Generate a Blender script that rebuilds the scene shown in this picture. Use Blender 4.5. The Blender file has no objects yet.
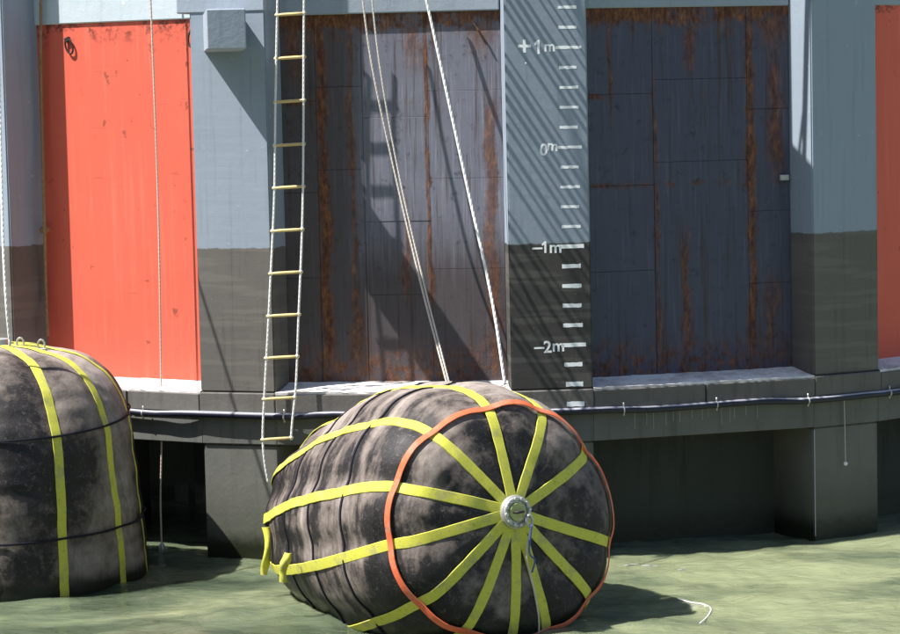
import bpy, bmesh, math, random
from mathutils import Matrix, Vector, noise
C = bpy.data.collections.new('scene'); bpy.context.scene.collection.children.link(C)
SC = bpy.context.scene
R_ = math.radians
random.seed(4)

# ---------------------------------------------------------------- camera, sky, sun
RAD, STEP, PHI, HW, DEP, DEP2 = 8.186, 22.884, 5.05, .415, .396, .70
CAM = Vector((0, -(RAD + 26.419), .586))
YAW, PITCH, ROLL, FPX = R_(-.6526), R_(4.9129), R_(-1.3041), 2622.1
fwd = Vector((math.sin(YAW) * math.cos(PITCH), math.cos(YAW) * math.cos(PITCH), -math.sin(PITCH)))
rt0 = Vector((math.cos(YAW), -math.sin(YAW), 0)); up0 = rt0.cross(fwd)
rt = rt0 * math.cos(ROLL) + up0 * math.sin(ROLL); up = up0 * math.cos(ROLL) - rt0 * math.sin(ROLL)
cd = bpy.data.cameras.new('camera'); cam = bpy.data.objects.new('camera', cd); C.objects.link(cam)
cam.matrix_world = Matrix(((rt.x, up.x, -fwd.x, CAM.x), (rt.y, up.y, -fwd.y, CAM.y), (rt.z, up.z, -fwd.z, CAM.z), (0, 0, 0, 1)))
cd.sensor_width = 36; cd.lens = 36 * FPX / 900; cd.clip_end = 2000; cd.clip_start = .1
SC.camera = cam

def at(px, py, Y):
    """world point seen at photo pixel (px,py) on the vertical plane y = Y"""
    d = fwd + rt * ((px - 450) / FPX) + up * ((317 - py) / FPX)
    return CAM + d * ((Y - CAM.y) / d.y)

SUN_AZ, SUN_EL = R_(-74), R_(57)          # azimuth counted from -Y (towards the camera), minus = to the left
sdir = Vector((math.sin(SUN_AZ) * math.cos(SUN_EL), -math.cos(SUN_AZ) * math.cos(SUN_EL), math.sin(SUN_EL)))
w = bpy.data.worlds.new('World'); SC.world = w; w.use_nodes = True
nt = w.node_tree; sky = nt.nodes.new('ShaderNodeTexSky'); sky.sky_type = 'NISHITA'; sky.sun_disc = False
sky.sun_elevation = SUN_EL; sky.sun_rotation = math.atan2(sdir.x, sdir.y)
nt.links.new(sky.outputs[0], nt.nodes['Background'].inputs[0]); nt.nodes['Background'].inputs[1].default_value = .08
sl = bpy.data.lights.new('sun', 'SUN'); sl.energy = 5; sl.angle = R_(.5); sl.color = (1, .965, .92)
so = bpy.data.objects.new('sun', sl); C.objects.link(so); so.rotation_euler = sdir.to_track_quat('Z', 'Y').to_euler()
SC.view_settings.view_transform = 'Standard'; SC.view_settings.look = 'None'
SC.view_settings.exposure = 1.0; SC.view_settings.gamma = 1

# ---------------------------------------------------------------- helpers
def mat(name, rough=.7, spec=.3, metal=0):
    m = bpy.data.materials.new(name); m.use_nodes = True
    b = m.node_tree.nodes['Principled BSDF']
    b.inputs['Roughness'].default_value = rough; b.inputs['Specular IOR Level'].default_value = spec
    b.inputs['Metallic'].default_value = metal
    return m
class N:
    """small node builder"""
    def __init__(s, m): s.t = m.node_tree; s.b = s.t.nodes['Principled BSDF']
    def n(s, ty, **k):
        o = s.t.nodes.new(ty)
        for a, v in k.items(): setattr(o, a, v)
        return o
    def l(s, a, b): s.t.links.new(a, b)
    def co(s, scale=(1, 1, 1), loc=(0, 0, 0), rot=(0, 0, 0)):
        c = s.n('ShaderNodeTexCoord'); m = s.n('ShaderNodeMapping'); s.l(c.outputs['Object'], m.inputs[0])
        m.inputs['Scale'].default_value = scale; m.inputs['Location'].default_value = loc; m.inputs['Rotation'].default_value = rot
        return m.outputs[0]
    def noise(s, co, scale, detail=6, rough=.6, dist=0):
        o = s.n('ShaderNodeTexNoise'); s.l(co, o.inputs['Vector'])
        o.inputs['Scale'].default_value = scale; o.inputs['Detail'].default_value = detail
        o.inputs['Roughness'].default_value = rough; o.inputs['Distortion'].default_value = dist
        return o.outputs['Fac']
    def ramp(s, fac, stops):
        o = s.n('ShaderNodeValToRGB'); s.l(fac, o.inputs[0]); e = o.color_ramp.elements
        e[0].position, e[0].color = stops[0][0], c4(stops[0][1])
        e[1].position, e[1].color = stops[-1][0], c4(stops[-1][1])
        for p, c in stops[1:-1]: x = e.new(p); x.color = c4(c)
        return o.outputs[0]
    def math(s, op, a, b=0., clamp=False):
        o = s.n('ShaderNodeMath', operation=op, use_clamp=clamp)
        for i, v in enumerate((a, b)):
            if hasattr(v, 'links') or hasattr(v, 'is_linked'): s.l(v, o.inputs[i])
            else: o.inputs[i].default_value = v
        return o.outputs[0]
    def mix(s, fac, a, b, mode='MIX'):
        o = s.n('ShaderNodeMix', data_type='RGBA', blend_type=mode)
        for i, v in ((0, fac), (6, a), (7, b)):
            if hasattr(v, 'is_linked'): s.l(v, o.inputs[i])
            else: o.inputs[i].default_value = v if i == 0 else c4(v)
        return o.outputs[2]
    def xyz(s, co):
        o = s.n('ShaderNodeSeparateXYZ'); s.l(co, o.inputs[0]); return o.outputs
    def step(s, v, lo, hi):
        o = s.n('ShaderNodeMapRange', interpolation_type='SMOOTHSTEP'); s.l(v, o.inputs[0])
        o.inputs[1].default_value = lo; o.inputs[2].default_value = hi
        if hi < lo: o.inputs[1].default_value = hi; o.inputs[2].default_value = lo; o.inputs[3].default_value = 1; o.inputs[4].default_value = 0
        return o.outputs[0]
    def band(s, v, c, wd):
        d = s.math('ABSOLUTE', s.math('SUBTRACT', v, c)); return s.step(d, wd, wd * .15)
    def col(s, v): s.l(v, s.b.inputs['Base Color'])
    def rough(s, v): s.l(v, s.b.inputs['Roughness'])
    def bump(s, h, st=.3, dist=.01, prev=None):
        o = s.n('ShaderNodeBump'); s.l(h, o.inputs['Height']); o.inputs['Strength'].default_value = st; o.inputs['Distance'].default_value = dist
        if prev: s.l(prev, o.inputs['Normal'])
        s.l(o.outputs[0], s.b.inputs['Normal']); return o.outputs[0]
def c4(c): return (c, c, c, 1) if isinstance(c, (int, float)) else tuple(c) + (1,) * (4 - len(c))

def empty(name, loc, label, cat, group=None):
    o = bpy.data.objects.new(name, None); C.objects.link(o); o.location = loc
    tag(o, label, cat, group); return o
def tag(o, label=None, cat=None, group=None, kind=None):
    if label: o['label'] = label
    if cat: o['category'] = cat
    if group: o['group'] = group
    if kind: o['kind'] = kind
    return o
WM = {}
def obj(name, bm, m, parent=None, frame=None, smooth=False):
    """link bm (drawn in `frame`, world if None) as one object; a child keeps its world place"""
    me = bpy.data.meshes.new(name); bmesh.ops.recalc_face_normals(bm, faces=bm.faces); bm.to_mesh(me); bm.free()
    if m: me.materials.append(m)
    for p in me.polygons: p.use_smooth = smooth
    o = bpy.data.objects.new(name, me); C.objects.link(o)
    W = frame.copy() if frame is not None else Matrix.Identity(4)
    if parent:
        o.parent = parent
        PW = WM.get(parent.name, Matrix.Translation(parent.location))
        o.matrix_basis = PW.inverted() @ W
    else: o.matrix_basis = W
    WM[o.name] = W
    return o
def box(bm, x0, x1, y0, y1, z0, z1, bev=0, jit=0, seg=1):
    vs = [bm.verts.new((x, y, z)) for x in (x0, x1) for y in (y0, y1) for z in (z0, z1)]
    if jit:
        for v in vs: v.co += Vector([random.uniform(-jit, jit) for _ in range(3)])
    f = [(0, 1, 3, 2), (4, 6, 7, 5), (0, 4, 5, 1), (2, 3, 7, 6), (0, 2, 6, 4), (1, 5, 7, 3)]
    fs = [bm.faces.new([vs[i] for i in q]) for q in f]
    if bev:
        es = list({e for q in fs for e in q.edges})
        bmesh.ops.bevel(bm, geom=es, offset=bev, segments=seg, affect='EDGES')
def B(*a, **k):
    bm = bmesh.new(); box(bm, *a, **k); return bm
def tube(bm, pts, r, n=8, cap=True, rr=None):
    pts = [Vector(p) for p in pts]; rings = []
    T = (pts[1] - pts[0]).normalized(); U = T.orthogonal().normalized()
    for i, p in enumerate(pts):
        t = (pts[min(i + 1, len(pts) - 1)] - pts[max(i - 1, 0)]).normalized()
        U = (U - t * U.dot(t)).normalized(); V = t.cross(U)
        q = rr[i] if rr else r
        rings.append([bm.verts.new(p + (U * math.cos(a) + V * math.sin(a)) * q) for a in [2 * math.pi * k / n for k in range(n)]])
    for a, b in zip(rings, rings[1:]):
        for k in range(n): bm.faces.new((a[k], a[(k + 1) % n], b[(k + 1) % n], b[k]))
    if cap: bm.faces.new(rings[0][::-1]); bm.faces.new(rings[-1])
def spline(P, n=10):
    P = [Vector(p) for p in P]; Q = [P[0] * 2 - P[1]] + P + [P[-1] * 2 - P[-2]]; out = []
    for i in range(1, len(Q) - 2):
        for k in range(n):
            t = k / n; a, b, c, d = Q[i - 1:i + 3]
            out.append(.5 * ((2 * b) + (c - a) * t + (2 * a - 5 * b + 4 * c - d) * t * t + (3 * b - a - 3 * c + d) * t ** 3))
    return out + [P[-1]]
def rope_bm(pts, r, n=6, lay=.03, sag=0):
    """a laid rope: three twisted strands"""
    bm = bmesh.new(); pts = [Vector(p) for p in pts]
    L = [0]
    for a, b in zip(pts, pts[1:]): L.append(L[-1] + (b - a).length)
    m = max(8, int(L[-1] / .012)); m = min(m, 700); j = 0; path = []
    for i in range(m + 1):
        s = L[-1] * i / m
        while j < len(L) - 2 and L[j + 1] < s: j += 1
        path.append((pts[j].lerp(pts[j + 1], (s - L[j]) / max(1e-6, L[j + 1] - L[j])), s))
    T = (pts[-1] - pts[0]).normalized(); U = T.orthogonal().normalized(); V = T.cross(U)
    for k in range(3):
        tube(bm, [p + (U * math.cos(s / (r * 1.9) + k * 2.094) + V * math.sin(s / (r * 1.9) + k * 2.094)) * r * .33 for p, s in path], r * .67, 6)
    return bm
def Fr(deg, dist, z=0):
    a = R_(deg); n = Vector((math.sin(a), -math.cos(a), 0))
    M = Matrix.Rotation(a, 4, 'Z'); M.translation = n * dist + Vector((0, 0, z)); return M
# ---------------------------------------------------------------- materials
TOP = 3.5
ZL, ZB, ZW, ZT, ZP = -2.376, -2.99, -4.19, 1.385, -.966
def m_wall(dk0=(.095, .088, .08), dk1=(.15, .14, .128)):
    m = mat('painted_concrete', .75, .25); k = N(m); co = k.co(); x, y, z = k.xyz(co)
    n1 = k.noise(co, 1.3, 8, .65); n2 = k.noise(co, 9, 6, .7); st = k.noise(k.co((9, 9, .5)), 1.5, 5, .6)
    blue = k.mix(n1, (.225, .268, .325), (.285, .335, .395)); blue = k.mix(k.math('MULTIPLY', k.step(st, .5, .75), .6), blue, (.20, .24, .285))
    blue = k.mix(k.step(n2, .62, .75), blue, (.42, .48, .5))
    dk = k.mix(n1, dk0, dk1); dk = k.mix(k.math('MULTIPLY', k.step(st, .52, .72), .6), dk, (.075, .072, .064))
    dk = k.mix(k.step(n2, .64, .74), dk, (.27, .26, .23))
    brd = k.noise(k.co((.8, .8, 9)), 1., 3, .5); dk = k.mix(k.step(brd, .5, .58), dk, k.mix(.2, dk, (.22, .21, .18)))
    zz = k.math('ADD', z, k.math('MULTIPLY', k.math('SUBTRACT', k.noise(k.co((3, 3, .6)), 2, 6, .7), .5), .06))
    k.col(k.mix(k.step(zz, ZP - .006, ZP + .006), dk, blue)); k.rough(k.ramp(n1, [(.3, .6), (.7, .85)]))
    h = k.math('ADD', k.math('MULTIPLY', brd, .5), k.math('MULTIPLY', n2, .5)); k.bump(h, .35, .012); return m
def m_conc(name, a, b, c, wet=False):
    m = mat(name, .8, .25); k = N(m); co = k.co(); x, y, z = k.xyz(co)
    n1 = k.noise(co, 1.6, 8, .65); n2 = k.noise(co, 11, 6, .7); st = k.noise(k.co((4, 4, .35)), 2, 4, .6)
    col = k.mix(n1, a, b); col = k.mix(k.math('MULTIPLY', k.step(st, .5, .72), .45), col, c); col = k.mix(k.step(n2, .65, .76), col, tuple(min(1, v * 2) for v in b))
    if wet:
        zn = k.math('ADD', z, k.math('MULTIPLY', n2, .16)); f = k.step(zn, ZW + .42, ZW + .18)
        col = k.mix(k.step(zn, ZW + 1.0, ZW + .35), col, k.mix(.55, col, (.06, .065, .04)))
        col = k.mix(f, col, (.018, .022, .012)); k.rough(k.math('SUBTRACT', .82, k.math('MULTIPLY', f, .5)))
    k.col(col); k.bump(k.math('ADD', n2, k.math('MULTIPLY', n1, .6)), .4, .012); return m
def m_steel(name, base, base2, streaks, seams, topz=ZT, rust_shade=False):
    """dull painted plate with rust: streaks = (x, halfwidth, z0, z1, strength)"""
    m = mat(name, .6, .35); k = N(m); co = k.co(); x, y, z = k.xyz(co)
    n1 = k.noise(co, 1.1, 8, .7); n2 = k.noise(co, 7, 8, .75); run = k.noise(k.co((14, 14, .45)), 1.4, 6, .65); run2 = k.noise(k.co((34, 34, 1.1)), 1.2, 5, .6)
    col = k.mix(n1, base, base2); col = k.mix(k.step(n2, .55, .7), col, tuple(v * .55 for v in base))
    col = k.mix(k.math('MULTIPLY', k.step(run2, .52, .7), .28), col, tuple(min(1, v * 1.7 + .02) for v in base2))
    col = k.mix(k.math('MULTIPLY', k.step(run, .53, .66), .55), col, (.05, .022, .012))
    if rust_shade:  # brown rust wash at left; the dark lower part is painted shade
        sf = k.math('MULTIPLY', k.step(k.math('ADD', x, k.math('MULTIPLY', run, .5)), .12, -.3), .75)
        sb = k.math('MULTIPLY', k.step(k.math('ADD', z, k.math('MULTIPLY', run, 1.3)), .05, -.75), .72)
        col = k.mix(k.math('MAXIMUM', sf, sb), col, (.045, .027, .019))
    rust = k.ramp(k.noise(k.co((8, 8, 3)), 3, 8, .7), [(.3, (.03, .012, .007)), (.46, (.10, .034, .012)), (.6, (.22, .08, .022)), (.78, (.42, .21, .08))])
    tot = None; blot = k.math('ADD', k.math('MULTIPLY', k.noise(k.co((3, 3, .9)), 1.7, 8, .7, .4), .65), k.math('MULTIPLY', n2, .35))
    wob = k.math('MULTIPLY', k.math('SUBTRACT', k.noise(k.co((1, 1, 1)), 1.8, 4), .5), .12); xw = k.math('ADD', x, wob)
    for sx, hw, z0, z1, s in streaks:
        d_ = k.math('DIVIDE', k.math('ABSOLUTE', k.math('SUBTRACT', xw, sx)), hw * 1.15)
        g = k.math('ADD', k.math('SUBTRACT', 1., d_), k.math('MULTIPLY', k.math('SUBTRACT', blot, .5), 2.6))
        f = k.step(g, .62 - s * .42, 1.0 - s * .2); f = k.math('MULTIPLY', f, k.step(z, z0 - .15, z0 + .35)); f = k.math('MULTIPLY', f, k.step(z, z1 + .25, z1 - .25)); f = k.math('MULTIPLY', f, .45 + .5 * s)
        tot = f if tot is None else k.math('MAXIMUM', tot, f)
    topf = k.math('MULTIPLY', k.step(k.math('ADD', z, k.math('MULTIPLY', run, .8)), topz + .12, topz + .40), k.step(n2, .36, .55))
    tot = k.math('MAXIMUM', tot, topf)
    tot = k.math('MAXIMUM', tot, k.math('MULTIPLY', k.step(k.math('ADD', z, k.math('MULTIPLY', n2, .5)), topz + .06, topz + .16), k.step(k.noise(co, 2.3, 4), .36, .46)))
    for sz in seams: tot = k.math('MAXIMUM', tot, k.math('MULTIPLY', k.math('MULTIPLY', k.band(z, sz, .05), k.step(n1, .45, .6)), k.step(n2, .4, .6)))
    tot = k.math('MAXIMUM', tot, k.math('MULTIPLY', k.step(k.math('ADD', z, k.math('MULTIPLY', run, -.5)), ZL + .25, ZL - .2), k.step(n2, .4, .6)))
    k.col(k.mix(k.math('MULTIPLY', tot, .88), col, rust)); k.rough(k.math('ADD', .5, k.math('MULTIPLY', tot, .35)))
    k.bump(k.math('ADD', k.math('MULTIPLY', n2, .6), k.math('MULTIPLY', tot, .6)), .5, .008); return m
def m_orange():
    m = mat('red_orange_paint', .55, .35); k = N(m); co = k.co(); x, y, z = k.xyz(co)
    n1 = k.noise(co, .9, 7, .6); n2 = k.noise(co, 6, 8, .75); run = k.noise(k.co((12, 12, .5)), 1.3, 5, .6)
    col = k.mix(n1, (.60, .095, .056), (.70, .13, .08)); col = k.mix(k.math('MULTIPLY', k.step(run, .52, .7), .3), col, (.8, .21, .14))
    spot = k.math('MULTIPLY', k.step(n2, .61, .68), k.step(k.noise(co, 1.9, 3), .52, .6)); col = k.mix(k.math('MULTIPLY', spot, .75), col, (.2, .045, .02))
    spot2 = k.math('MULTIPLY', k.step(k.noise(co, 4.2, 5, .6), .66, .70), .7); col = k.mix(spot2, col, (.16, .05, .03)); edge = k.math('MULTIPLY', k.step(k.math('ADD', z, k.math('MULTIPLY', n2, .3)), ZT - .12, ZT + .13), k.step(n2, .5, .6)); col = k.mix(k.math('MULTIPLY', edge, .8), col, (.1, .03, .02))
    scr = k.math('MULTIPLY', k.step(k.noise(k.co((1.2, 1, 30)), 2, 3), .66, .7), k.step(k.noise(co, 1.3, 2), .5, .56)); col = k.mix(k.math('MULTIPLY', scr, .6), col, (.3, .06, .04))
    k.col(col); k.bump(k.math('ADD', n2, n1), .2, .006); return m
def m_plain(name, col, rough=.7, spec=.3, metal=0, var=.25, sc=30, bump=.3, dirt=None, bd=.004):
    m = mat(name, rough, spec, metal); k = N(m); co = k.co(); n = k.noise(co, sc, 6, .7); n2 = k.noise(co, sc * .12, 4, .6)
    c = k.mix(n, tuple(v * (1 - var) for v in col), tuple(min(1, v * (1 + var)) for v in col))
    if dirt: c = k.mix(k.math('MULTIPLY', k.step(k.math('ADD', k.math('MULTIPLY', n, .4), k.math('MULTIPLY', n2, .6)), .5, .62), .7), c, dirt)
    k.col(c); k.bump(n, bump, bd); return m
def m_dust():
    m = mat('lime_dust', .9, .1); k = N(m); co = k.co(); n = k.noise(co, 5, 8, .75); n2 = k.noise(co, 1.5, 4)
    k.col(k.ramp(k.math('ADD', k.math('MULTIPLY', n, .6), k.math('MULTIPLY', n2, .4)), [(.3, (.22, .2, .18)), (.43, (.5, .47, .45)), (.55, (.75, .72, .7))])); k.bump(n, .6, .02); return m
def m_rubber(axis, bands):
    m = mat('worn_rubber', .7, .3); k = N(m); co = k.co()
    dt = k.n('ShaderNodeVectorMath', operation='DOT_PRODUCT'); k.l(co, dt.inputs[0]); dt.inputs[1].default_value = axis
    sc = k.n('ShaderNodeVectorMath', operation='SCALE'); sc.inputs[0].default_value = axis; k.l(k.math('MULTIPLY', dt.outputs['Value'], bands), sc.inputs['Scale'])
    ad = k.n('ShaderNodeVectorMath', operation='ADD'); k.l(sc.outputs[0], ad.inputs[0]); k.l(co, ad.inputs[1]); bv = ad.outputs[0]
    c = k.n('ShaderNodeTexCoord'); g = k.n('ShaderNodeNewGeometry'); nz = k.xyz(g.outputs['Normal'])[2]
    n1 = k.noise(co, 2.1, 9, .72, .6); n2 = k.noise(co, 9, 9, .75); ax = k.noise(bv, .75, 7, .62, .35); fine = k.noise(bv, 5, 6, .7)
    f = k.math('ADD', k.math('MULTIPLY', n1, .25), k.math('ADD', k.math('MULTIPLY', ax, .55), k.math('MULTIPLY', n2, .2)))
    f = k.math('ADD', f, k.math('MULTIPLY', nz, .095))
    big = k.noise(co, .75, 4, .55, .3); f = k.math('ADD', f, k.math('MULTIPLY', k.math('SUBTRACT', big, .5), .62))
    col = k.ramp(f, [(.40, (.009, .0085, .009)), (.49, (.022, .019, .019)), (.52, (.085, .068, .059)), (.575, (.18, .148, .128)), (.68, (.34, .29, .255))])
    col = k.mix(k.math('MULTIPLY', k.step(fine, .5, .7), .45), col, (.03, .025, .023))
    scr = k.step(k.noise(k.co((1.5, 1.5, 1.5)), 14, 6, .8, 1.5), .56, .66); col = k.mix(k.math('MULTIPLY', scr, .35), col, (.30, .26, .23))
    zz = k.math('ADD', k.xyz(co)[2], k.math('MULTIPLY', n2, -.16)); wet = k.step(zz, ZW + .12, ZW - .02)
    col = k.mix(wet, col, (.012, .014, .009))
    k.col(col); k.rough(k.math('SUBTRACT', k.ramp(f, [(.42, .45), (.6, .85)]), k.math('MULTIPLY', wet, .25)))
    b1 = k.bump(k.math('ADD', k.math('MULTIPLY', ax, .7), k.math('MULTIPLY', n1, .5)), .5, .022); k.bump(k.math('ADD', k.math('MULTIPLY', fine, .5), n2), .5, .012, b1); return m
def m_strap(name, c1, c2, worn):
    m = mat(name, .65, .3); k = N(m); co = k.co(); n = k.noise(co, 5, 7, .7); f = k.noise(co, 60, 3)
    wv = k.n('ShaderNodeTexWave'); k.l(co, wv.inputs[0]); wv.inputs['Scale'].default_value = 55
    c = k.mix(n, c1, c2); c = k.mix(k.math('MULTIPLY', k.step(n, .5, .64), .75), c, worn); g_ = k.noise(co, 17, 6, .8); c = k.mix(k.math('MULTIPLY', k.step(g_, .54, .68), .55), c, tuple(v * .45 for v in c1)); c = k.mix(k.math('MULTIPLY', k.step(f, .5, .7), .25), c, tuple(v * .5 for v in c1))
    k.col(c); k.bump(wv.outputs['Fac'], .25, .004); return m
def m_water():
    m = mat('green_harbour_water', .04, .5); k = N(m); co = k.co(); b = k.b
    n1 = k.noise(k.co((.45, .8, 1)), .9, 6, .62, .6); n2 = k.noise(k.co((.7, 1, 1)), 4.5, 6, .6, .8)
    tone = k.math('ADD', n1, k.math('MULTIPLY', k.step(k.math('ADD', k.xyz(co)[0], k.math('MULTIPLY', n2, 3)), -1, 6), .13))  # noise, made paler towards the right
    c = k.ramp(tone, [(.36, (.045, .064, .04)), (.53, (.125, .153, .095)), (.69, (.235, .262, .15))]); k.col(c)
    b.inputs['IOR'].default_value = 1.4; b.inputs['Subsurface Weight'].default_value = 1; b.inputs['Subsurface Radius'].default_value = (1, 1, .7); b.inputs['Subsurface Scale'].default_value = .16
    a = k.bump(n2, 1., .034); k.bump(k.noise(k.co((1, 1.3, 1)), 12, 4, .6), 1., .006, a); return m
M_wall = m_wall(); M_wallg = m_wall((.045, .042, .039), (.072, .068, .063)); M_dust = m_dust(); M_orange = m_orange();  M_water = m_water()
M_beam = m_conc('edge_beam_concrete', (.095, .09, .082), (.16, .15, .138), (.06, .057, .051))
M_low = m_conc('lower_beam_concrete', (.085, .087, .08), (.16, .162, .15), (.05, .052, .046))
M_low2 = m_plain('lime', (.26, .26, .24), .9, .1)
M_leg = m_conc('leg_concrete', (.10, .10, .09), (.165, .164, .15), (.07, .07, .06), True)
M_back = m_conc('inner_wall_concrete', (.03, .034, .032), (.06, .066, .062), (.02, .022, .02), True)
M_head = m_conc('header_paint', (.26, .305, .36), (.33, .375, .43), (.2, .24, .285))
M_pale = m_conc('sunlit_header_paint', (.42, .49, .53), (.54, .60, .64), (.34, .40, .43))  # header paint made paler to stand for full sun on it
M_black = m_plain('hose_rubber', (.012, .014, .03), .4, .4, var=.3, dirt=None)
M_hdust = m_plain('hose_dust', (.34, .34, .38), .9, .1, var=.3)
M_mark = m_plain('gauge_paint', (.93, .94, .94), .7, .2, var=.05, sc=25, dirt=(.75, .77, .78), bump=.1)
M_rope = m_plain('pale_rope', (.55, .50, .44), .85, .1, var=.3, sc=40)
M_ropeW = m_plain('white_rope', (.75, .73, .70), .85, .1, var=.2, sc=40)
M_ropeG = m_plain('thin_line', (.6, .48, .40), .85, .1, var=.2, sc=40)
M_brown = m_plain('frayed_rope', (.28, .19, .10), .9, .1, var=.5, sc=20)
M_wood = m_plain('rung_wood', (.62, .47, .22), .6, .3, var=.3, sc=15, dirt=(.4, .28, .12))
M_yel = m_strap('yellow_webbing', (.53, .52, .055), (.66, .63, .10), (.40, .38, .14))
M_ora = m_strap('orange_webbing', (.70, .12, .045), (.80, .20, .09), (.55, .25, .16))
M_galv = m_plain('galvanised_steel', (.5, .5, .48), .45, .5, .6, var=.3, sc=14, dirt=(.32, .30, .2))
M_dsteel = m_plain('dark_steel', (.03, .025, .025), .6, .4, .3, var=.5, sc=12, dirt=(.12, .05, .02))
M_cord = m_plain('black_cord', (.012, .012, .02), .7, .2)

# ---------------------------------------------------------------- setting
def water():
    bm = bmesh.new(); n = 420; g = []
    for i in range(n + 1):
        row = []
        for j in range(n + 1):
            a, b = i / n * 2 - 1, j / n * 2 - 1
            x = 7 * a + 500 * a ** 9; y = -12 + 9 * b + 500 * b ** 9
            d = max(0, 1 - max(abs(x), abs(y + 12)) / 22)
            h = (noise.noise(Vector((x * .8, y * 1.1, 0))) * .045 + noise.noise(Vector((x * 2.2, y * 2.8, 3))) * .038 + noise.noise(Vector((x * 6, y * 6., 8))) * .014) * d
            row.append(bm.verts.new((x, y, ZW + h)))
        g.append(row)
    for i in range(n):
        for j in range(n): bm.faces.new((g[i][j], g[i + 1][j], g[i + 1][j + 1], g[i][j + 1]))
    tag(obj('water', bm, M_water, None, None, True), kind='structure')
water()
bed = B(-510, 510, -520, 500, ZW - 6, ZW - 5); tag(obj('seabed', bed, M_back), kind='structure')

pier = empty('pier', (0, 0, ZW), 'round concrete pier of painted pillars with steel panels between them', 'pier')
hs = R_(STEP / 2)
PW = (RAD - DEP) * math.sin(hs) - HW * math.cos(hs); PD = (RAD - DEP) * math.cos(hs) + HW * math.sin(hs)      # panel half width, distance
BW = RAD * math.sin(hs) - HW * math.cos(hs); BD = RAD * math.cos(hs) + HW * math.sin(hs)                       # front of edge beam
def prism(bm, poly, z0, z1, zf=None):
    a = [bm.verts.new((x, y, z0)) for x, y in poly]; b = [bm.verts.new((x, y, (zf[i] if zf else z1))) for i, (x, y) in enumerate(poly)]
    n = len(poly); bm.faces.new(a[::-1]); bm.faces.new(b)
    for i in range(n): bm.faces.new((a[i], a[(i + 1) % n], b[(i + 1) % n], b[i]))
def bevel_all(bm, o, seg=1):
    bmesh.ops.recalc_face_normals(bm, faces=bm.faces)
    bmesh.ops.bevel(bm, geom=[e for e in bm.edges if e.calc_face_angle(0) > .3], offset=o, segments=seg, affect='EDGES')
PIL = {}
for i in range(-4, 4):
    F = Fr(PHI + i * STEP, RAD)
    ex = .07 if i == -2 else 0
    bm = B(-HW - ex, HW + ex, -ex, DEP2 + .3, ZL - .07, TOP, bev=.014, seg=2)
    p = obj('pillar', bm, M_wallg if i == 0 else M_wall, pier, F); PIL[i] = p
    if i in (-1, 1): p['label'] = {-1: 'sunlit blue-grey pillar with a square bracket stub at its top', 1: 'shaded blue-grey pillar with a sunlit strip on its left side'}[i]
    if i == 0: p['label'] = 'pillar carrying the painted metre gauge, crossed by slanting shadows'
    # edge beam and lower beam in front of each pillar
    ub = B(-HW - .003, HW + .003, -.032, .5, ZL - .285, ZL - .076, bev=.010); obj('edge_beam', ub, M_beam, pier, F)
    obj('lower_beam', B(-HW, HW, .012, .5, ZB, ZL - .29, bev=.008), M_low, pier, F)
    obj('leg', B(-HW, HW, .034, DEP2 + 1.2, ZW - 4.9, ZB - .006, bev=.014, seg=2), M_leg, pier, F)
    if i == -1:
        obj('cap_block', B(-HW - .14, HW + .004, -.012, .6, ZT + .055, TOP + .05, bev=.012), M_head, pier, F)
for i in range(-4, 3):
    F = Fr(PHI + (i + .5) * STEP, 0)
    back = i >= 0
    # ledge: dusty sloping sill in front of the panel
    bm = bmesh.new(); poly = [(-PW, -PD), (-BW, -BD), (BW, -BD), (PW, -PD)]
    nseg = 30; top, bot = [], []
    fr = []
    for k in range(nseg + 1):
        u = k / nseg * 2 - 1
        r = []
        for q, (hw_, dd, zz) in enumerate(((PW, PD - .04, ZL + .0), (PW + .01, PD + .06, ZL - .018), ((PW + BW) / 2, (PD + BD) / 2 + .05, ZL - .045), (BW, BD + .012, ZL - .068), (BW, BD + .012, ZL - .10))):
            j = noise.noise(Vector((u * 9 + i * 7, q * 1.7, 0))) * .016
            r.append(bm.verts.new((u * hw_, -dd + (j if q == 3 else 0), zz + (j if 0 < q < 4 else 0))))
        fr.append(r)
    for a, b in zip(fr, fr[1:]):
        for q in range(4): bm.faces.new((a[q], b[q], b[q + 1], a[q + 1]))
    obj('ledge', bm, M_dust, pier, F)
    nd = 2
    for q in range(nd):     # edge beam is cast in lengths with a joint between
        x0 = -BW + 2 * BW * q / nd + (.006 if q else .004); x1 = -BW + 2 * BW * (q + 1) / nd - (.006 if q < nd - 1 else .004)
        if i == -2: x0, x1 = ((-BW + .004, .28), (.295, BW - .004))[q]
        obj('edge_beam', B(x0, x1, -BD - .03, -BD + .5, ZL - .285, ZL - .09, bev=.010), M_beam, pier, F)
    obj('lower_beam', B(-BW + .002, BW - .002, -BD + .014, -BD + .5, ZB, ZL - .29, bev=.008), M_low, pier, F)
    if back: obj('inner_wall', B(-PW - .1, PW + .1, -PD + .36, -PD + .6, ZW - 4.9, ZB + .1), M_back, pier, F)
    else: obj('inner_wall', B(-PW + .1, PW - .1, -PD + 2.6, -PD + 2.9, ZW - 4.9, ZB + .1), M_back, pier, F)
    obj('floor_slab', B(-PW, PW, -PD + .11, -2.5, ZB + .1, ZL - .05), M_back, pier, F)
    hd = -PD - (.03 if i != -1 else .06)
    obj('header', B(-PW + .002, PW - .002, hd, -PD + .5, ZT + .012, TOP - .02, bev=.012), M_pale if i == -2 else M_head, pier, F)
obj('core', (lambda bm: (tube(bm, [(0, 0, ZW - 4.9), (0, 0, TOP - .05)], 5.2, 64), bm)[1])(bmesh.new()), M_back, pier)
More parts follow.
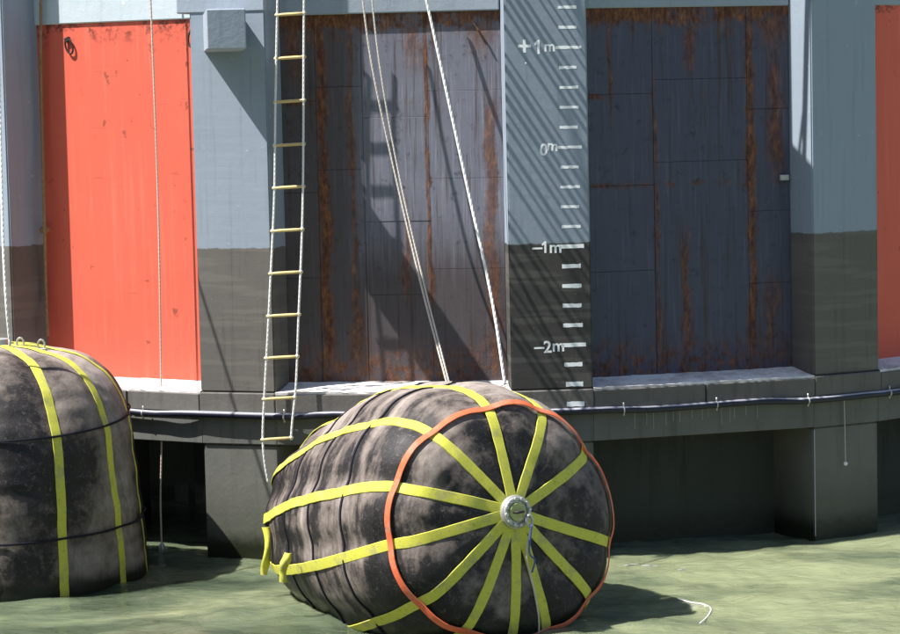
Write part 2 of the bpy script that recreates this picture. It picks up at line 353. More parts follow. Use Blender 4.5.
# deck on top of the pier (above the frame)
obj('deck', (lambda bm: (tube(bm, [(0, 0, TOP - .04), (0, 0, TOP + .2)], RAD - .75, 28), bm)[1])(bmesh.new()), M_beam, pier)

# steel and painted panels
def panel(i, m, xs, zs, name, label, seam=.0014):
    F = Fr(PHI + (i + .5) * STEP, 0)
    bm = B(-PW, PW, -PD + .012, -PD + .10, ZL - .05, ZT + .08); p = obj(name, bm, m, pier, F); p['label'] = label
    for q_, (a, b) in enumerate(zip(xs, xs[1:])):
        zc = zs[:1] + [z + (0, .23, -.31, .12)[q_ % 4] * (1 if j % 2 else .6) for j, z in enumerate(zs[1:-1]) if not (q_ == 1 and j == 0)] + zs[-1:] if len(zs) > 2 else zs
        for c, d in zip(zc, zc[1:]):
            dy = random.uniform(-.004, .002)
            bm = B(a + seam, b - seam, -PD - .004 + dy, -PD + .0115, c + seam, d - seam, bev=.002)
            bmesh.ops.subdivide_edges(bm, edges=[e for e in bm.edges if e.calc_length() > .3], cuts=1)
            obj('plate', bm, m, p, F)
    return p
ZS = [ZL - .04, -1.3, -.42, .52, ZT + .04]
m2 = m_steel('rusty_grey_plate', (.10, .105, .14), (.25, .255, .30), [(-.72, .085, -2.4, 1.4, 1.), (-.42, .07, -1.9, 1.3, .55), (-.42, .12, -2.4, -1.3, .5), (.36, .035, -1.7, 1.2, .85), (.12, .10, -1.6, -.5, .35), (1.02, .12, -2.4, .5, .6), (.25, .22, .8, 1.4, .6), (-1.0, .15, .7, 1.4, .6), (.9, .3, .9, 1.4, .5)], [.5, 1.15], rust_shade=True)
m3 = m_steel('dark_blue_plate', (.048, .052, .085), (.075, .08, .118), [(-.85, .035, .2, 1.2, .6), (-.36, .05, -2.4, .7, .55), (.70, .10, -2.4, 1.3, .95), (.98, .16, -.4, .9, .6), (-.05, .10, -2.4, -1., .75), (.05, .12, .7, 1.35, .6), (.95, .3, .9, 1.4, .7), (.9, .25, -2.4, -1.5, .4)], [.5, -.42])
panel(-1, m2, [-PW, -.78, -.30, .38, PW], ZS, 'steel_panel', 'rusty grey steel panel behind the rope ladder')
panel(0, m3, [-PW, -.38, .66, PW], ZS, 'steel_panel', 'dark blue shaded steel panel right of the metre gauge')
panel(-2, M_orange, [-PW, PW], [ZL - .04, ZT + .04], 'painted_panel', 'bright orange-red panel, sunlit except for a shadow strip at its left')
panel(1, M_orange, [-PW, PW], [ZL - .04, ZT + .04], 'painted_panel', 'orange-red panel in shade at the right edge')
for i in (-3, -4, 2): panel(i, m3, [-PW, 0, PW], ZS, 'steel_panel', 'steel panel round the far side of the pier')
def bplace(i, x, z, out=0): return Fr(PHI + (i + .5) * STEP, 0) @ Vector((x, -PD - out, z))
def pplace(i, x, z, out=0): return Fr(PHI + i * STEP, RAD) @ Vector((x, -out, z))

# ---------------------------------------------------------------- details of the pier
P2, P3, P4 = PIL[-1], PIL[0], PIL[1]
F2, F3, F4 = (Fr(PHI + i * STEP, RAD) for i in (-1, 0, 1))
# metre gauge painted on the pillar and the beam below it
TX = .215
def mark(x0, x1, z, h, y=-.0012, nm='tick_mark'):
    bm = bmesh.new(); n = 6; a = []
    for k in range(n + 1):
        u = k / n; x = x0 + (x1 - x0) * u
        j = lambda s: noise.noise(Vector((x * 30, z * 11 + s, 1))) * .006
        a.append([bm.verts.new((x, y + .001 * q, z + s * h / 2 + j(s))) for s in (-1, 1) for q in (0, 1)])
    for p, q in zip(a, a[1:]):
        bm.faces.new((p[0], q[0], q[2], p[2])); bm.faces.new((p[2], q[2], q[3], p[3])); bm.faces.new((p[1], p[0], q[0], q[1])[::-1])
    for e in (a[0], a[-1]): bm.faces.new((e[0], e[2], e[3], e[1]))
    return obj(nm, bm, M_mark, P3, F3)
for k in range(-13, 10):
    z = k * .2
    main = k % 5 == 0; x1 = (.352 if main else .315)
    if k == -13: mark(.14, .32, z, .05, -.0335)
    elif k == -12: mark(.14, .315, z, .048)
    else: mark((.10 if main else .125) + random.uniform(-.006, .006), x1 + random.uniform(-.008, .008), z + .0, .029 if k > -5 else .040)
def text(s, x, z, size, rot=0, bold=0):
    cu = bpy.data.curves.new('t', 'FONT'); cu.body = s; cu.size = size; cu.align_x = 'CENTER'; cu.extrude = .0004; cu.offset = bold; cu.resolution_u = 3
    t = bpy.data.objects.new('t', cu); C.objects.link(t); bpy.context.view_layer.update()
    me = bpy.data.meshes.new_from_object(t.evaluated_get(bpy.context.evaluated_depsgraph_get())); bpy.data.objects.remove(t)
    bm = bmesh.new(); bm.from_mesh(me); bmesh.ops.transform(bm, matrix=Matrix.Translation((x, -.0008, z)) @ Matrix.Rotation(rot, 4, 'Y') @ Matrix.Rotation(R_(90), 4, 'X'), verts=bm.verts)
    return obj('gauge_figure', bm, M_mark, P3, F3)
def one(x, z, h):
    bm = bmesh.new(); w = h * .17
    P = [(-w * .2, 0), (w * .8, 0), (w * .8, h), (0, h), (-w * 1.5, h * .76), (-w * 1.2, h * .6), (-w * .2, h * .72)]
    a = [bm.verts.new((x + u, -.0012, z + v)) for u, v in P]; b = [bm.verts.new((x + u, -.0003, z + v)) for u, v in P]
    bm.faces.new(a); bm.faces.new(b[::-1])
    for k in range(7): bm.faces.new((a[k], b[k], b[(k + 1) % 7], a[(k + 1) % 7]))
    obj('gauge_figure', bm, M_mark, P3, F3)
text('+', -.215, .93, .26, 0, .004); one(-.08, .94, .14); text('m', .04, .965, .15, 0, .003); text('.', -.205, .845, .15)
text('0', -.045, -.075, .17, .1, .003); text('m', .045, -.03, .15, .12, .003)
text('\u2013', -.125, -1.06, .19, 0, .003); one(-.05, -1.06, .12); text('m', .06, -1.06, .17, 0, .003)
text('\u2013', -.125, -2.07, .19, 0, .003); text('2', -.04, -2.07, .17, 0, .003); text('m', .07, -2.06, .17, 0, .003)

# square bracket stub under the cap of the sunlit pillar, it reaches out towards the open water
br = R_(-(PHI - STEP)) # turn from pillar frame to the world -Y direction
bm = B(-.18, .20, -1.45, .14, ZT - .345, ZT + .045, bev=.012)
bmesh.ops.transform(bm, matrix=Matrix.Translation((-.065, 0, 0)) @ Matrix.Rotation(br + R_(7), 4, 'Z'), verts=bm.verts)
bk = obj('bracket', bm, M_head, pier, F2)

# black hose clipped along the foot of the edge beam
hose = empty('rubber_hose', (0, -BD, ZL - .3), 'long black rubber hose clipped along the concrete edge beam', 'hose')
pts = []; hz = ZL - .308
for i in range(-3, 3):
    for u in (-.92, -.5, 0, .5, .92):
        p = Fr(PHI + (i + .5) * STEP, 0) @ Vector((u * BW, -BD - .056, hz + .012 * math.sin(u * 5 + i * 2))); pts.append(p)
pts = spline(pts, 6)
obj('pipe', (lambda bm: (tube(bm, pts, .033, 10), bm)[1])(bmesh.new()), M_black, hose, None, True)
dp = [p + Vector((0, 0, .0)) for p in pts]
bm = bmesh.new(); rg = []
for k, p in enumerate(pts):
    t = (pts[min(k + 1, len(pts) - 1)] - pts[max(k - 1, 0)]).normalized(); o_ = Vector((t.y, -t.x, 0))
    if o_.y > 0: o_ = -o_
    j = noise.noise(p * 9) * .45
    rg.append([bm.verts.new(p + (o_ * math.cos(a) + Vector((0, 0, 1)) * math.sin(a)) * .0345) for a in [R_(d) for d in (38 + j * 40, 60, 90, 125)]])
for a, b in zip(rg, rg[1:]):
    for q in range(3): bm.faces.new((a[q], b[q], b[q + 1], a[q + 1]))
obj('dust_film', bm, M_hdust, hose, None, True)
def clip(p, nrm):
    bm = bmesh.new(); t = Vector((nrm.y, -nrm.x, 0))
    tube(bm, [p - t * .0 + nrm * (.028 * math.cos(a)) * 1.15 + Vector((0, 0, .034 * math.sin(a))) for a in [R_(d) for d in range(-110, 111, 22)]], .008, 6)
    tube(bm, [p + Vector((0, 0, .03)), p + Vector((0, 0, .075))], .009, 6); tube(bm, [p + Vector((0, 0, -.03)), p + Vector((0, 0, -.06))], .009, 6)
    obj('clip', bm, M_galv, hose, None, True)
for px, py in ((282, 418), (145, 422), (621, 413), (720, 410), (806, 405), (887, 397)):
    best = min(pts, key=lambda p: abs(450 + FPX * ((p - CAM).dot(rt) / (p - CAM).dot(fwd)) - px)); n_ = Vector((best.x, best.y, 0)).normalized(); clip(best, n_)

# steel eyes welded near the top of the panels
def shackle(i, x, z, rot, m=M_dsteel, nm='lifting_eye', s=1.):
    bm = bmesh.new(); r = .045 * s
    ring = [Vector((r * math.cos(a), 0, r * 1.9 * math.sin(a))) for a in [2 * math.pi * k / 14 for k in range(15)]]
    tube(bm, ring, .011 * s, 6, False); box(bm, -.03 * s, .03 * s, -.01, .03, .05 * s, .10 * s, bev=.005)
    bmesh.ops.transform(bm, matrix=Matrix.Translation((x, -PD - .03, z)) @ Matrix.Rotation(rot, 4, 'Y'), verts=bm.verts)
    obj(nm, bm, m, pier, Fr(PHI + (i + .5) * STEP, 0))
shackle(-2, -.62, 1.16, -.35); shackle(-2, .99, 1.2, .2, s=1.1)
bm = bmesh.new(); tube(bm, [(.87, -PD - .02, 1.27), (.92, -PD - .05, 1.2), (1.0, -PD - .04, 1.05)], .012, 6); obj('steel_hook', bm, M_dsteel, pier, Fr(PHI - .5 * STEP, 0))
obj('bolt_plate', B(PW - .13, PW - .03, -PD - .05, -PD - .006, -.42, -.36, bev=.006), M_galv, pier, Fr(PHI + .5 * STEP, 0))

# unseen tubes added on the header above the frame for their slanting shadows
FB = Fr(PHI - .5 * STEP, 0)
def add_shadow_tube(x, z, L, r=.022, dx=0, dz=0):
    bm = bmesh.new(); tube(bm, [(x, -PD + .02, z), (x + dx, -PD - L, z + dz)], r, 8)
    obj('shadow_tube', bm, M_galv, pier, FB, True)
add_shadow_tube(-.98, 1.96, .3); add_shadow_tube(1.02, 1.98, .3)
# unseen rack added above the gauge pillar, shaped to throw the slanting stripes
random.seed(8)
def rk(l, e=0): return (-.415 - l, -(.193 * l + e), 2.0)
bm = bmesh.new(); tube(bm, [rk(-.02, .24), rk(1.2, .25), rk(2.5, .26)], .02, 8); obj('shadow_bar_bearer', bm, M_galv, pier, F3, True)
l = -.30
while l < 2.45:
    for d in ((0, .085) if random.random() < .6 else (0,)):
        bm = bmesh.new(); rr = random.choice((.013, .018, .022)); x, y, z = rk(l + d)
        tube(bm, [(x, min(.01, y + .02) if l > 0 else .02, z), (x, rk(l + d, .25)[1], z)], rr, 8); obj('shadow_bar', bm, M_galv, pier, F3, True)
    l += random.uniform(.17, .24)
for l in (.5, 1.5, 2.45):
    x, y, z = rk(l, .24); bm = bmesh.new(); tube(bm, [(x, y, z + .015), (x - .1, y + .1, TOP + .4)], .014, 6); obj('shadow_bar_hanger', bm, M_galv, pier, F3, True)
# guard rail round the top of the pier (above the frame)
for zz in (.4, .75, 1.1):
    bm = bmesh.new(); tube(bm, [Fr(PHI + q * STEP / 2, RAD - .08, TOP + zz).translation for q in range(-8, 7)], .024, 8); obj('guard_rail', bm, M_galv, pier, None, True)
for q in range(-8, 7):
    bm = bmesh.new(); tube(bm, [(0, 0, TOP - .03), (0, 0, TOP + 1.1)], .026, 8); obj('rail_post', bm, M_galv, pier, Fr(PHI + q * STEP / 2, RAD - .08), True)

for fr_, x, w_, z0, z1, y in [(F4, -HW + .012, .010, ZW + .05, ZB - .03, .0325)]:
    obj('lime_lit_streak', B(x, x + w_, y, y + .004, z0, z1), M_hdust, pier, fr_)  # pale slab painted in as the sunlit edge of the leg
random.seed(21); F34 = Fr(PHI + .5 * STEP, 0)
for q in range(14):
    x = -.75 + q * .1 + random.uniform(-.03, .03); h = random.uniform(.07, .2)
    obj('lime_lit_streak', B(x, x + .006, -BD + .0125, -BD + .016, ZL - .36 - h, ZL - .35), M_low2, pier, F34)  # lime drips down the lower beam

# ---------------------------------------------------------------- ropes and rope ladder
def lo(y): return .35 + (.16 * max(0, min(1, (y - 60) / 320)))
def P2W(px, py, out=.0, i=-1, bay=True):
    """photo pixel -> point on the plane `out` metres in front of bay/pillar i (a real vertical plane of the pier)"""
    a = R_(PHI + (i + (.5 if bay else 0)) * STEP); n = Vector((math.sin(a), -math.cos(a), 0)); D = (PD if bay else RAD) + out
    d = fwd + rt * ((px - 450) / FPX) + up * ((317 - py) / FPX)
    return CAM + d * ((D - n.dot(CAM)) / n.dot(d))
lad = empty('rope_ladder', P2W(285, 480, .5), 'white rope ladder with yellow wooden rungs hanging down the pier', 'rope ladder')
LO = BD - PD + .07
Lp = [(278.5, -60), (277.5, 0), (275.5, 100), (274.5, 190), (272, 250), (268.5, 320), (265, 385), (263, 425), (263, 445), (265, 465), (268, 482)]
Rp = [(304.5, -60), (304, 0), (303.5, 100), (303, 190), (301.5, 250), (298.5, 320), (296, 385), (292.5, 420), (291, 440)]
Lw = spline([P2W(x, y, lo(y)) for x, y in Lp], 8); Rw = spline([P2W(x, y, lo(y)) for x, y in Rp], 8)
obj('side_rope', rope_bm(Lw, .0125), M_ropeW, lad, None, True); obj('side_rope', rope_bm(Rw, .0125), M_ropeW, lad, None, True)
def on(path, z): return min(path, key=lambda p: abs(p.z - z))
def onx(path, py, lst):
    for (x0, y0), (x1, y1) in zip(lst, lst[1:]):
        if y0 <= py <= y1: return x0 + (x1 - x0) * (py - y0) / (y1 - y0)
for y in (-30, 14, 57.5, 101, 144.5, 187, 230, 272.5, 315, 357, 398, 438.5):
    a = P2W(onx(0, y + 1, Lp), y + 1.2, lo(y)); b = P2W(onx(0, min(y, 440), Rp), y - .5, lo(y)); d = (b - a).normalized()
    bm = bmesh.new(); a2, b2 = a - d * .025, b + d * .025
    tube(bm, [a2, a.lerp(b, .25), a.lerp(b, .75), b2], .018, 9, True, [.013, .017, .017, .013])
    rg = obj('rung', bm, M_wood, lad, None, True)
    for q in (a, b):
        bm = bmesh.new(); tube(bm, [q + Vector((0, 0, -.02)), q + Vector((0, 0, .02))], .016, 7); obj('lashing', bm, M_ropeW, rg, None, True)

def rope(name, pts, r, m, label, cat, n=10, group=None):
    pts = spline(pts, n); base = pts[-1]
    bm = rope_bm(pts, r); bmesh.ops.translate(bm, vec=-base, verts=bm.verts)
    o = obj(name, bm, m, None, Matrix.Translation(base), True); tag(o, label, cat, group); return o
FRX = .24
def fp(px, py, Z):  # pixel at camera distance Y
    return at(px, py, Z)
YF = CAM.y
top_y = -PD * math.cos(R_(PHI - STEP / 2)) - .25
rope('mooring_line', [at(358, -40, top_y), at(371, 60, top_y - .05), at(393, 165, top_y - .12), at(420, 280, top_y - .4), at(447, 384, top_y - .95)], .0115, M_rope, 'thin pale line nearer the ladder, one of two meeting above the fender', 'rope')
rope('mooring_line', [at(368, -40, top_y - .03), at(379, 60, top_y - .09), at(397, 165, top_y - .16), at(423, 280, top_y - .43), at(449.5, 384, top_y - .95)], .010, M_rope, 'slimmer pale line just right of its twin, both tied behind the big fender', 'rope')
rope('mooring_rope', [at(417, -40, top_y), at(433, 30, top_y - .08), at(468, 190, top_y - .35), at(492, 300, top_y - .7), at(505, 384, top_y - .95)], .0165, M_ropeW, 'thicker white rope slanting down to the fender left of the gauge pillar', 'rope')
yl = -PD * math.cos(R_(PHI - 1.5 * STEP)) - .55
rope('messenger_line', [at(149, -40, yl), at(153, 60, yl), at(158, 200, yl), at(160.5, 330, yl), at(161.5, 440, yl), at(160.5, 500, yl), at(162, 553, yl)], .0105, M_ropeG, 'thin pink line hanging in front of the sunlit orange-red panel into the water', 'rope')
bm = bmesh.new(); q = at(162, 548, yl); bmesh.ops.create_icosphere(bm, subdivisions=2, radius=.05, matrix=Matrix.Translation(q) @ Matrix.Diagonal((.7, .7, 1.3, 1)))
for v in bm.verts: v.co += Vector((noise.noise(v.co * 20), 0, noise.noise(v.co * 17))) * .012
tag(obj('line_weight', bm, M_galv, None, None, True), 'small grey weight on the end of the thin pink line at the waterline', 'weight')
p1 = lambda x, y, o=0: P2W(x + 5, y, .085 + o, -2, True)
rope('frayed_rope', [p1(36, -40), p1(36, 60), p1(37.5, 140), p1(39.5, 230, .07), p1(41, 290), p1(42.5, 336, .1)], .019, M_brown, 'frayed brown rope hanging in the left corner of the orange-red panel', 'rope')
bm = bmesh.new(); q = p1(39.5, 230, .015); bmesh.ops.create_icosphere(bm, subdivisions=2, radius=.055, matrix=Matrix.Translation(q) @ Matrix.Diagonal((1.1, .8, .8, 1)))
for v in bm.verts: v.co += Vector((noise.noise(v.co * 23), noise.noise(v.co * 19), noise.noise(v.co * 17))) * .02
tag(obj('rope_knot', bm, M_brown, None, None, True), 'lumpy brown knot halfway down the frayed rope by the orange-red panel', 'knot')
ya = -8.1
rope('tether_rope', [at(-3, -40, ya), at(0, 120, ya - .5), at(3, 240, ya - .9), at(6, 300, ya - 1.1), at(10, 346, ya - 1.1)], .014, M_ropeW, 'white rope at the left edge going down to the upright fender', 'rope')
# line floating on the water, right
fl = [(604, 561), (640, 565), (668, 569), (688, 575)]
bx = [(676, 598), (690, 602), (703, 604), (711, 609), (706, 618), (697, 625)]
def onw(px, py, dz=0):
    d = fwd + rt * ((px - 450) / FPX) + up * ((317 - py) / FPX); return CAM + d * ((ZW + dz - CAM.z) / d.z)
rope('floating_line', [onw(x, y, .003) for x, y in bx], .007, M_ropeW, 'short white line curling on the green water at the lower right', 'rope', 6)
rope('drip_line', [pplace(1, -.06, ZL - .33, .03), pplace(1, -.055, ZL - .6, .03), pplace(1, -.05, ZL - 1.0, .03)], .004, M_rope, 'very thin cord hanging on the lower part of the right pillar', 'cord', 6)
bm = bmesh.new(); bmesh.ops.create_icosphere(bm, subdivisions=2, radius=.022, matrix=Matrix.Translation(pplace(1, -.05, ZL - 1.02, .03))); tag(obj('cord_toggle', bm, M_ropeW, None, None, True), 'tiny white toggle at the end of the thin cord on the right pillar', 'toggle')

# ---------------------------------------------------------------- fenders
def interp(T, s):
    for (a, b), (c, d) in zip(T, T[1:]):
        if a <= s <= c: return b + (d - b) * (s - a) / (c - a)
    return T[-1][1] if s > T[-1][0] else T[0][1]
class Fender:
    """body of revolution about axis A from point H; angle 0 = up (screen), clockwise seen from the hub end"""
    def __init__(s, H, A, prof, e_up, seed, sag=0):
        s.H, s.A = H, A.normalized(); s.U = (e_up - s.A * e_up.dot(s.A)).normalized(); s.V = s.U.cross(s.A)
        s.P = [Vector((a, b, 0)) for a, b in prof]; s.C = spline(s.P, 12); s.seed = seed; s.angs = []; s.off = Vector((0, 0, 0))
        L = [0]
        for a, b in zip(s.C, s.C[1:]): L.append(L[-1] + (b - a).length)
        s.L = L
    def prof(s, l):
        l = max(0, min(s.L[-1], l)); lo, hi = 0, len(s.L) - 1
        while hi - lo > 1:
            m = (lo + hi) // 2
            if s.L[m] <= l: lo = m
            else: hi = m
        t = (l - s.L[lo]) / max(1e-9, s.L[hi] - s.L[lo]); p = s.C[lo].lerp(s.C[hi], t); d = (s.C[hi] - s.C[lo]).normalized()
        return p.x, p.y, d
    def pt(s, l, th, off=0):
        x, r, d = s.prof(l); k = 0
        rad = s.U * math.cos(th) + s.V * math.sin(th)
        if s.angs:
            dm = min(abs((th - a + math.pi) % (2 * math.pi) - math.pi) for a in s.angs)
            k = -.035 * math.exp(-(dm * r / .13) ** 2) * min(1, r)
        q = s.H + s.A * x + rad * r + s.off * min(1, r)
        w_ = (noise.noise(q * 1.1 + Vector((s.seed, 0, 0))) * .05 + noise.noise(Vector((l * 3.2, th * .6, s.seed))) * .013 + noise.noise(Vector((l * 9, th * 1.3, s.seed + 5))) * .006 + abs(noise.noise(Vector((l * 5, th * 2.2, s.seed + 9)))) * -.012) * min(1, r * 1.5)
        nrm = (rad * d.x - s.A * d.y)
        return q + nrm * (w_ + k + off)
    def body(s, n=260, m=220):
        bm = bmesh.new(); rows = []
        for i in range(m + 1):
            l = s.L[-1] * (.004 + .992 * i / m); rows.append([bm.verts.new(s.pt(l, 2 * math.pi * k / n)) for k in range(n)])
        for a, b in zip(rows, rows[1:]):
            for k in range(n): bm.faces.new((a[k], a[(k + 1) % n], b[(k + 1) % n], b[k]))
        bm.faces.new(rows[0]); bm.faces.new(rows[-1][::-1]); return bm
    def ribbon(s, path, w, th=.006, off=.010, twist=0):
        """path = [(l, angle)]; a flat strap with thickness laid on the body"""
        bm = bmesh.new(); P = [s.pt(l, a, off) for l, a in path]; prev = None; n = len(P)
        for i, (l, a) in enumerate(path):
            t = (P[min(i + 1, n - 1)] - P[max(i - 1, 0)]).normalized()
            pd = s.prof(l)[2]; nn = ((s.U * math.cos(a) + s.V * math.sin(a)) * pd.x - s.A * pd.y).normalized()
            sd = t.cross(nn).normalized(); hw = w / 2 * (1 + .08 * noise.noise(Vector((i * .4, a, s.seed))))
            r = [bm.verts.new(P[i] + sd * hw * x + nn * y) for x, y in ((-1, 0), (-.9, th), (0, th * 1.25), (.9, th), (1, 0))]
            if prev:
                for q in range(4): bm.faces.new((prev[q], prev[q + 1], r[q + 1], r[q]))
                for q in (0, 1, 3, 4): bm.edges.get((prev[q], r[q])).smooth = False
                bm.faces.new((prev[4], prev[0], r[0], r[4]))
            prev = r
        return bm

# ---- the big fender lying end-on to us
Hc = at(514, 512, CAM.y + 22.7); Rc = at(352, 514, CAM.y + 25.4)
A = (Rc - Hc)
prof = [(-.005, .0), (0, .12), (.015, .4), (.05, .68), (.10, .9), (.17, 1.03), (.34, 1.16), (.62, 1.265), (1.15, 1.30), (1.7, 1.27), (2.2, 1.2), (2.6, 1.13), (3.0, 1.04), (3.35, .88), (3.6, .65), (3.74, .38), (3.8, .1), (3.805, 0)]
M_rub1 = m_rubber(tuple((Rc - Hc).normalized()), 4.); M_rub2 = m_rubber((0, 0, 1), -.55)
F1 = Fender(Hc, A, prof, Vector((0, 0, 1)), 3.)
ANG = [math.radians(a) for a in (-7.5, 23, 58, 106, 136, 165, 184, 209, 236, 267, 294, 323)]
# sign: screen clockwise
if F1.V.dot(rt) < 0: F1.V = -F1.V
F1.angs = ANG; F1.off = Vector((.045, 0, -.10))
fd = empty('rubber_fender', (Hc.x - .3, Hc.y + 1.6, ZW), 'big round rubber fender seen end-on, yellow straps meeting at a steel hub', 'fender')
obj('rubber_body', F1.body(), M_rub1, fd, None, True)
Lt = F1.L[-1]
for k, a in enumerate(ANG):
    w_ = random.uniform(-.03, .03); n = 110; skew = random.uniform(-.05, .05)
    path = [(.10 + (Lt * .985 - .10) * i / n, a - .42 * max(0, i / n - .22) / .78 + skew * min(1, i / n * 1.2) + .03 * math.sin(i / n * 5 + k)) for i in range(n + 1)]
    obj('webbing_strap', F1.ribbon(path, .098), M_yel, fd, None, True)
# orange strap round the shoulder, a little slack and loose at the lower right
n = 180
def ringpath(l0, wv, ph): return [(l0 + wv * math.sin(2 * math.pi * i / n + ph) - .075 * math.cos(4 * math.pi * i / n) + .012 * math.sin(6 * math.pi * i / n), 2 * math.pi * i / n) for i in range(n + 1)]
lsh = next(F1.L[i] for i in range(len(F1.C)) if F1.C[i].y > 1.045)
os_ = obj('round_strap', F1.ribbon(ringpath(lsh + .03, .04, 2.5), .06, .007, .028), M_ora, fd, None, True); os_['label'] = 'orange strap tied in a ring round the near end'
# tied ends at the far left, just above the water
def tail(x, y, Y, drop, w=.11, seed=0):
    p = at(x, y, CAM.y + Y); bm = bmesh.new(); prev = None
    for i in range(12):
        u = i / 11; q = p + Vector((.02 * math.sin(u * 4 + seed) - .02 * u, -.04 * math.sin(u * 3), -drop * u)); hw = w / 2 * (1 - .35 * abs(math.sin(u * 4 + seed)))
        yy = .03 * math.sin(u * 7 + seed)
        r = [bm.verts.new(q + Vector(v)) for v in ((-hw, yy, 0), (0, -.02, 0), (hw, -yy, 0), (hw, -yy + .012, 0), (0, -.008, 0), (-hw, yy + .012, 0))]
        if prev:
            for k in range(6): bm.faces.new((prev[k], prev[(k + 1) % 6], r[(k + 1) % 6], r[k]))
        prev = r
    obj('strap_tail', bm, M_yel, fd, None, True)
tail(266, 527, 24.75, .46, .085, 0); tail(286, 553, 23.7, .27, .10, 2)
# hub: steel flange with bolts, an eye and a shackle
hubM = Matrix((tuple(F1.V) + (0,), tuple(F1.U) + (0,), tuple(-F1.A) + (0,), (0, 0, 0, 1))).transposed(); hubM.translation = Hc - F1.A * .01
bm = bmesh.new(); bmesh.ops.create_cone(bm, cap_ends=True, segments=40, radius1=.15, radius2=.145, depth=.04, matrix=Matrix.Translation((0, 0, .02))); bevel_all(bm, .006)
hub = obj('hub', bm, M_galv, fd, hubM)
bm = bmesh.new(); tube(bm, [(.118 * math.cos(a), .118 * math.sin(a), .045) for a in [2 * math.pi * k / 40 for k in range(41)]], .017, 8, False); obj('flange_ring', bm, M_galv, hub, hubM, True)
bm = bmesh.new(); bmesh.ops.create_cone(bm, cap_ends=True, segments=32, radius1=.088, radius2=.08, depth=.03, matrix=Matrix.Translation((0, 0, .05))); bevel_all(bm, .004); obj('centre_plate', bm, m_plain('stained_plate', (.42, .44, .16), .5, .5, .3, var=.4, sc=20, dirt=(.6, .6, .55)), hub, hubM)
for k in range(12):
    a = k * math.pi / 6 + .1; bm = bmesh.new(); bmesh.ops.create_cone(bm, cap_ends=True, segments=6, radius1=.018, radius2=.016, depth=.022, matrix=Matrix.Translation((.118 * math.cos(a), .118 * math.sin(a), .066))); obj('bolt', bm, M_galv, hub, hubM)
bm = bmesh.new(); tube(bm, [(.045 * math.cos(a), .0, .065 + .05 * math.sin(a)) for a in [math.pi * k / 10 for k in range(11)]], .012, 7); obj('eye', bm, M_dsteel, hub, hubM, True)
bm = bmesh.new(); tube(bm, [(.085 + .028 * math.cos(a), -.085 + .05 * math.sin(a), .10) for a in [2 * math.pi * k / 14 for k in range(15)]], .012, 7, False); obj('shackle', bm, M_galv, hub, hubM, True)
hp = hubM @ Vector((.09, -.12, .12))
cp = [hp, F1.pt(.35, R_(170), .05), F1.pt(.6, R_(170), .06), F1.pt(.9, R_(170), .05), F1.pt(1.15, R_(171), .06), F1.pt(1.35, R_(172), .07)]
o = rope('hub_cord', cp, .009, M_rope, 'pale cord hanging down from the steel hub of the big fender', 'cord', 8)
cp2 = [hp + Vector((.0, -.03, 0)), F1.pt(.33, R_(166), .07), F1.pt(.42, R_(160), .05), F1.pt(.5, R_(168), .06)]
o = rope('hub_cord', cp2, .009, m_plain('blue_rope', (.08, .12, .35), .8), 'short blue cord end tied to the hub of the big fender', 'cord', 8)
# black cord bands pressed into the body
for l0 in (1.9, 2.55, 3.2):
    bm = F1.ribbon([(l0 + .03 * math.sin(i * .07 + l0), 2 * math.pi * i / 120) for i in range(121)], .03, .012, .0); obj('cord_band', bm, M_cord, fd, None, True)

# ---- the upright fender at the left edge
H2 = at(-6, 345, CAM.y + 26.2); ztop = H2.z
pr2 = [(-.005, 0), (0, .15), (.02, .45), (.07, .72), (.17, .95), (.35, 1.12), (.6, 1.25), (.95, 1.35), (1.35, 1.40), (1.9, 1.42), (2.5, 1.42), (3.0, 1.38), (3.4, 1.1), (3.6, .6), (3.65, .1), (3.655, 0)]
F5 = Fender(H2, Vector((.02, 0, -1)), pr2, Vector((0, -1, 0)), 11.)
if F5.V.x < 0: F5.V = -F5.V
F5.angs = [R_(a) for a in range(-180, 180, 30)]
F5.angs = [a + R_(4.5) for a in F5.angs]
fe = empty('rubber_fender', (H2.x, H2.y, ZW), 'upright rubber fender cut by the left edge, yellow straps running down it', 'fender')
obj('rubber_body', F5.body(), M_rub2, fe, None, True); L5 = F5.L[-1]
for k, a in enumerate(F5.angs):
    path = [(.2 + (L5 * .97 - .2) * i / 90, a + .02 * math.sin(i / 14 + k)) for i in range(91)]
    obj('webbing_strap', F5.ribbon(path, .098), M_yel, fe, None, True)
for l0, wv, rr in ((1.62, .12, .022), (2.7, .03, .022)):
    bm = F5.ribbon([(l0 + wv * math.sin(2 * math.pi * i / 150 + 1.2), 2 * math.pi * i / 150) for i in range(151)], rr, .014, .012); obj('cord_band', bm, M_cord, fe, None, True)
bm = bmesh.new(); bmesh.ops.create_cone(bm, cap_ends=True, segments=36, radius1=.17, radius2=.15, depth=.06, matrix=Matrix.Translation(H2 + Vector((0, 0, .03)))); h5 = obj('hub', bm, M_galv, fe)
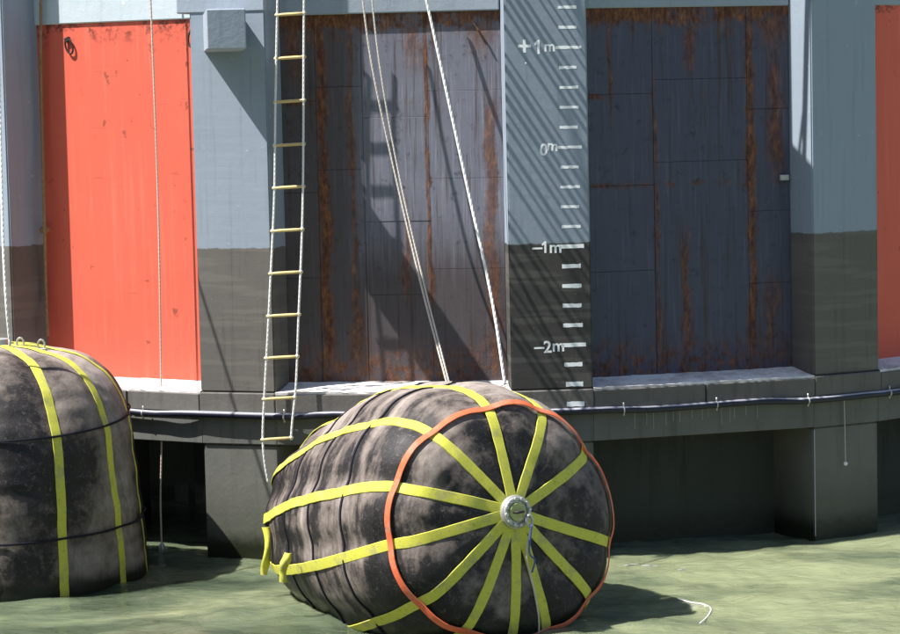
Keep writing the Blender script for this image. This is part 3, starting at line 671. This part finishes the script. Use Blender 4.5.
def eye5(th, l):
    q = F5.pt(l, th, .0); bm = bmesh.new(); tube(bm, [q + Vector((.035 * math.cos(a), 0, .045 + .05 * math.sin(a))) for a in [2 * math.pi * k / 12 for k in range(13)]], .011, 6, False); box(bm, q.x - .05, q.x + .05, q.y - .03, q.y + .03, q.z - .02, q.z + .012, bev=.004); obj('shackle', bm, M_galv, fe)
eye5(R_(65), .32); eye5(R_(75), .52)

# ---------------------------------------------------------------- unseen boat added behind the camera to block sky light
blocker = empty('sky_blocker_boat', (-42, CAM.y - 5, ZW), 'unseen dark boat added behind the viewer to cut the sky light', 'sky blocker')
M_blocker_dark = m_plain('blocker_dark_paint', (.05, .06, .075), .5, .4); M_blocker_grey = m_plain('blocker_grey_paint', (.2, .2, .2), .6)
bm = bmesh.new(); prof2 = [(-44, 0), (-38, 4), (36, 4), (50, 0), (36, -6), (-38, -6)]
y0 = CAM.y - 7
lo_ = [bm.verts.new((x * .94 - 42, y0 + y * .8, ZW - 2)) for x, y in prof2]; hi = [bm.verts.new((x - 42, y0 + y, 4.5)) for x, y in prof2]
for k in range(6): bm.faces.new((lo_[k], lo_[(k + 1) % 6], hi[(k + 1) % 6], hi[k]))
bm.faces.new(hi); bm.faces.new(lo_[::-1]); obj('blocker_hull', bm, M_blocker_dark, blocker)
obj('blocker_house', B(-74, -12, y0 - 5, y0 + 2.6, 4.52, 15.5, bev=.1), M_blocker_grey, blocker); obj('blocker_bridge', B(-50, -26, y0 - 4, y0 + 1.5, 15.52, 19, bev=.1), M_blocker_grey, blocker)

# scraps of foam and scum floating right of the fender
bm = bmesh.new(); random.seed(12)
for cx_, cy_, n_ in ((640, 565, 5), (662, 569, 4), (684, 575, 4), (820, 590, 2)):
    for q in range(n_):
        p = onw(cx_ + random.gauss(0, 9), cy_ + random.gauss(0, .7), .004); w_ = random.uniform(.008, .02)
        m_ = Matrix.Translation(p) @ Matrix.Diagonal((w_ * random.uniform(2, 6), w_, .004, 1)); bmesh.ops.create_icosphere(bm, subdivisions=1, radius=1, matrix=m_)
tag(obj('foam', bm, M_hdust, None, None, True), 'small pale scraps of foam on the green water', 'foam', kind='stuff')
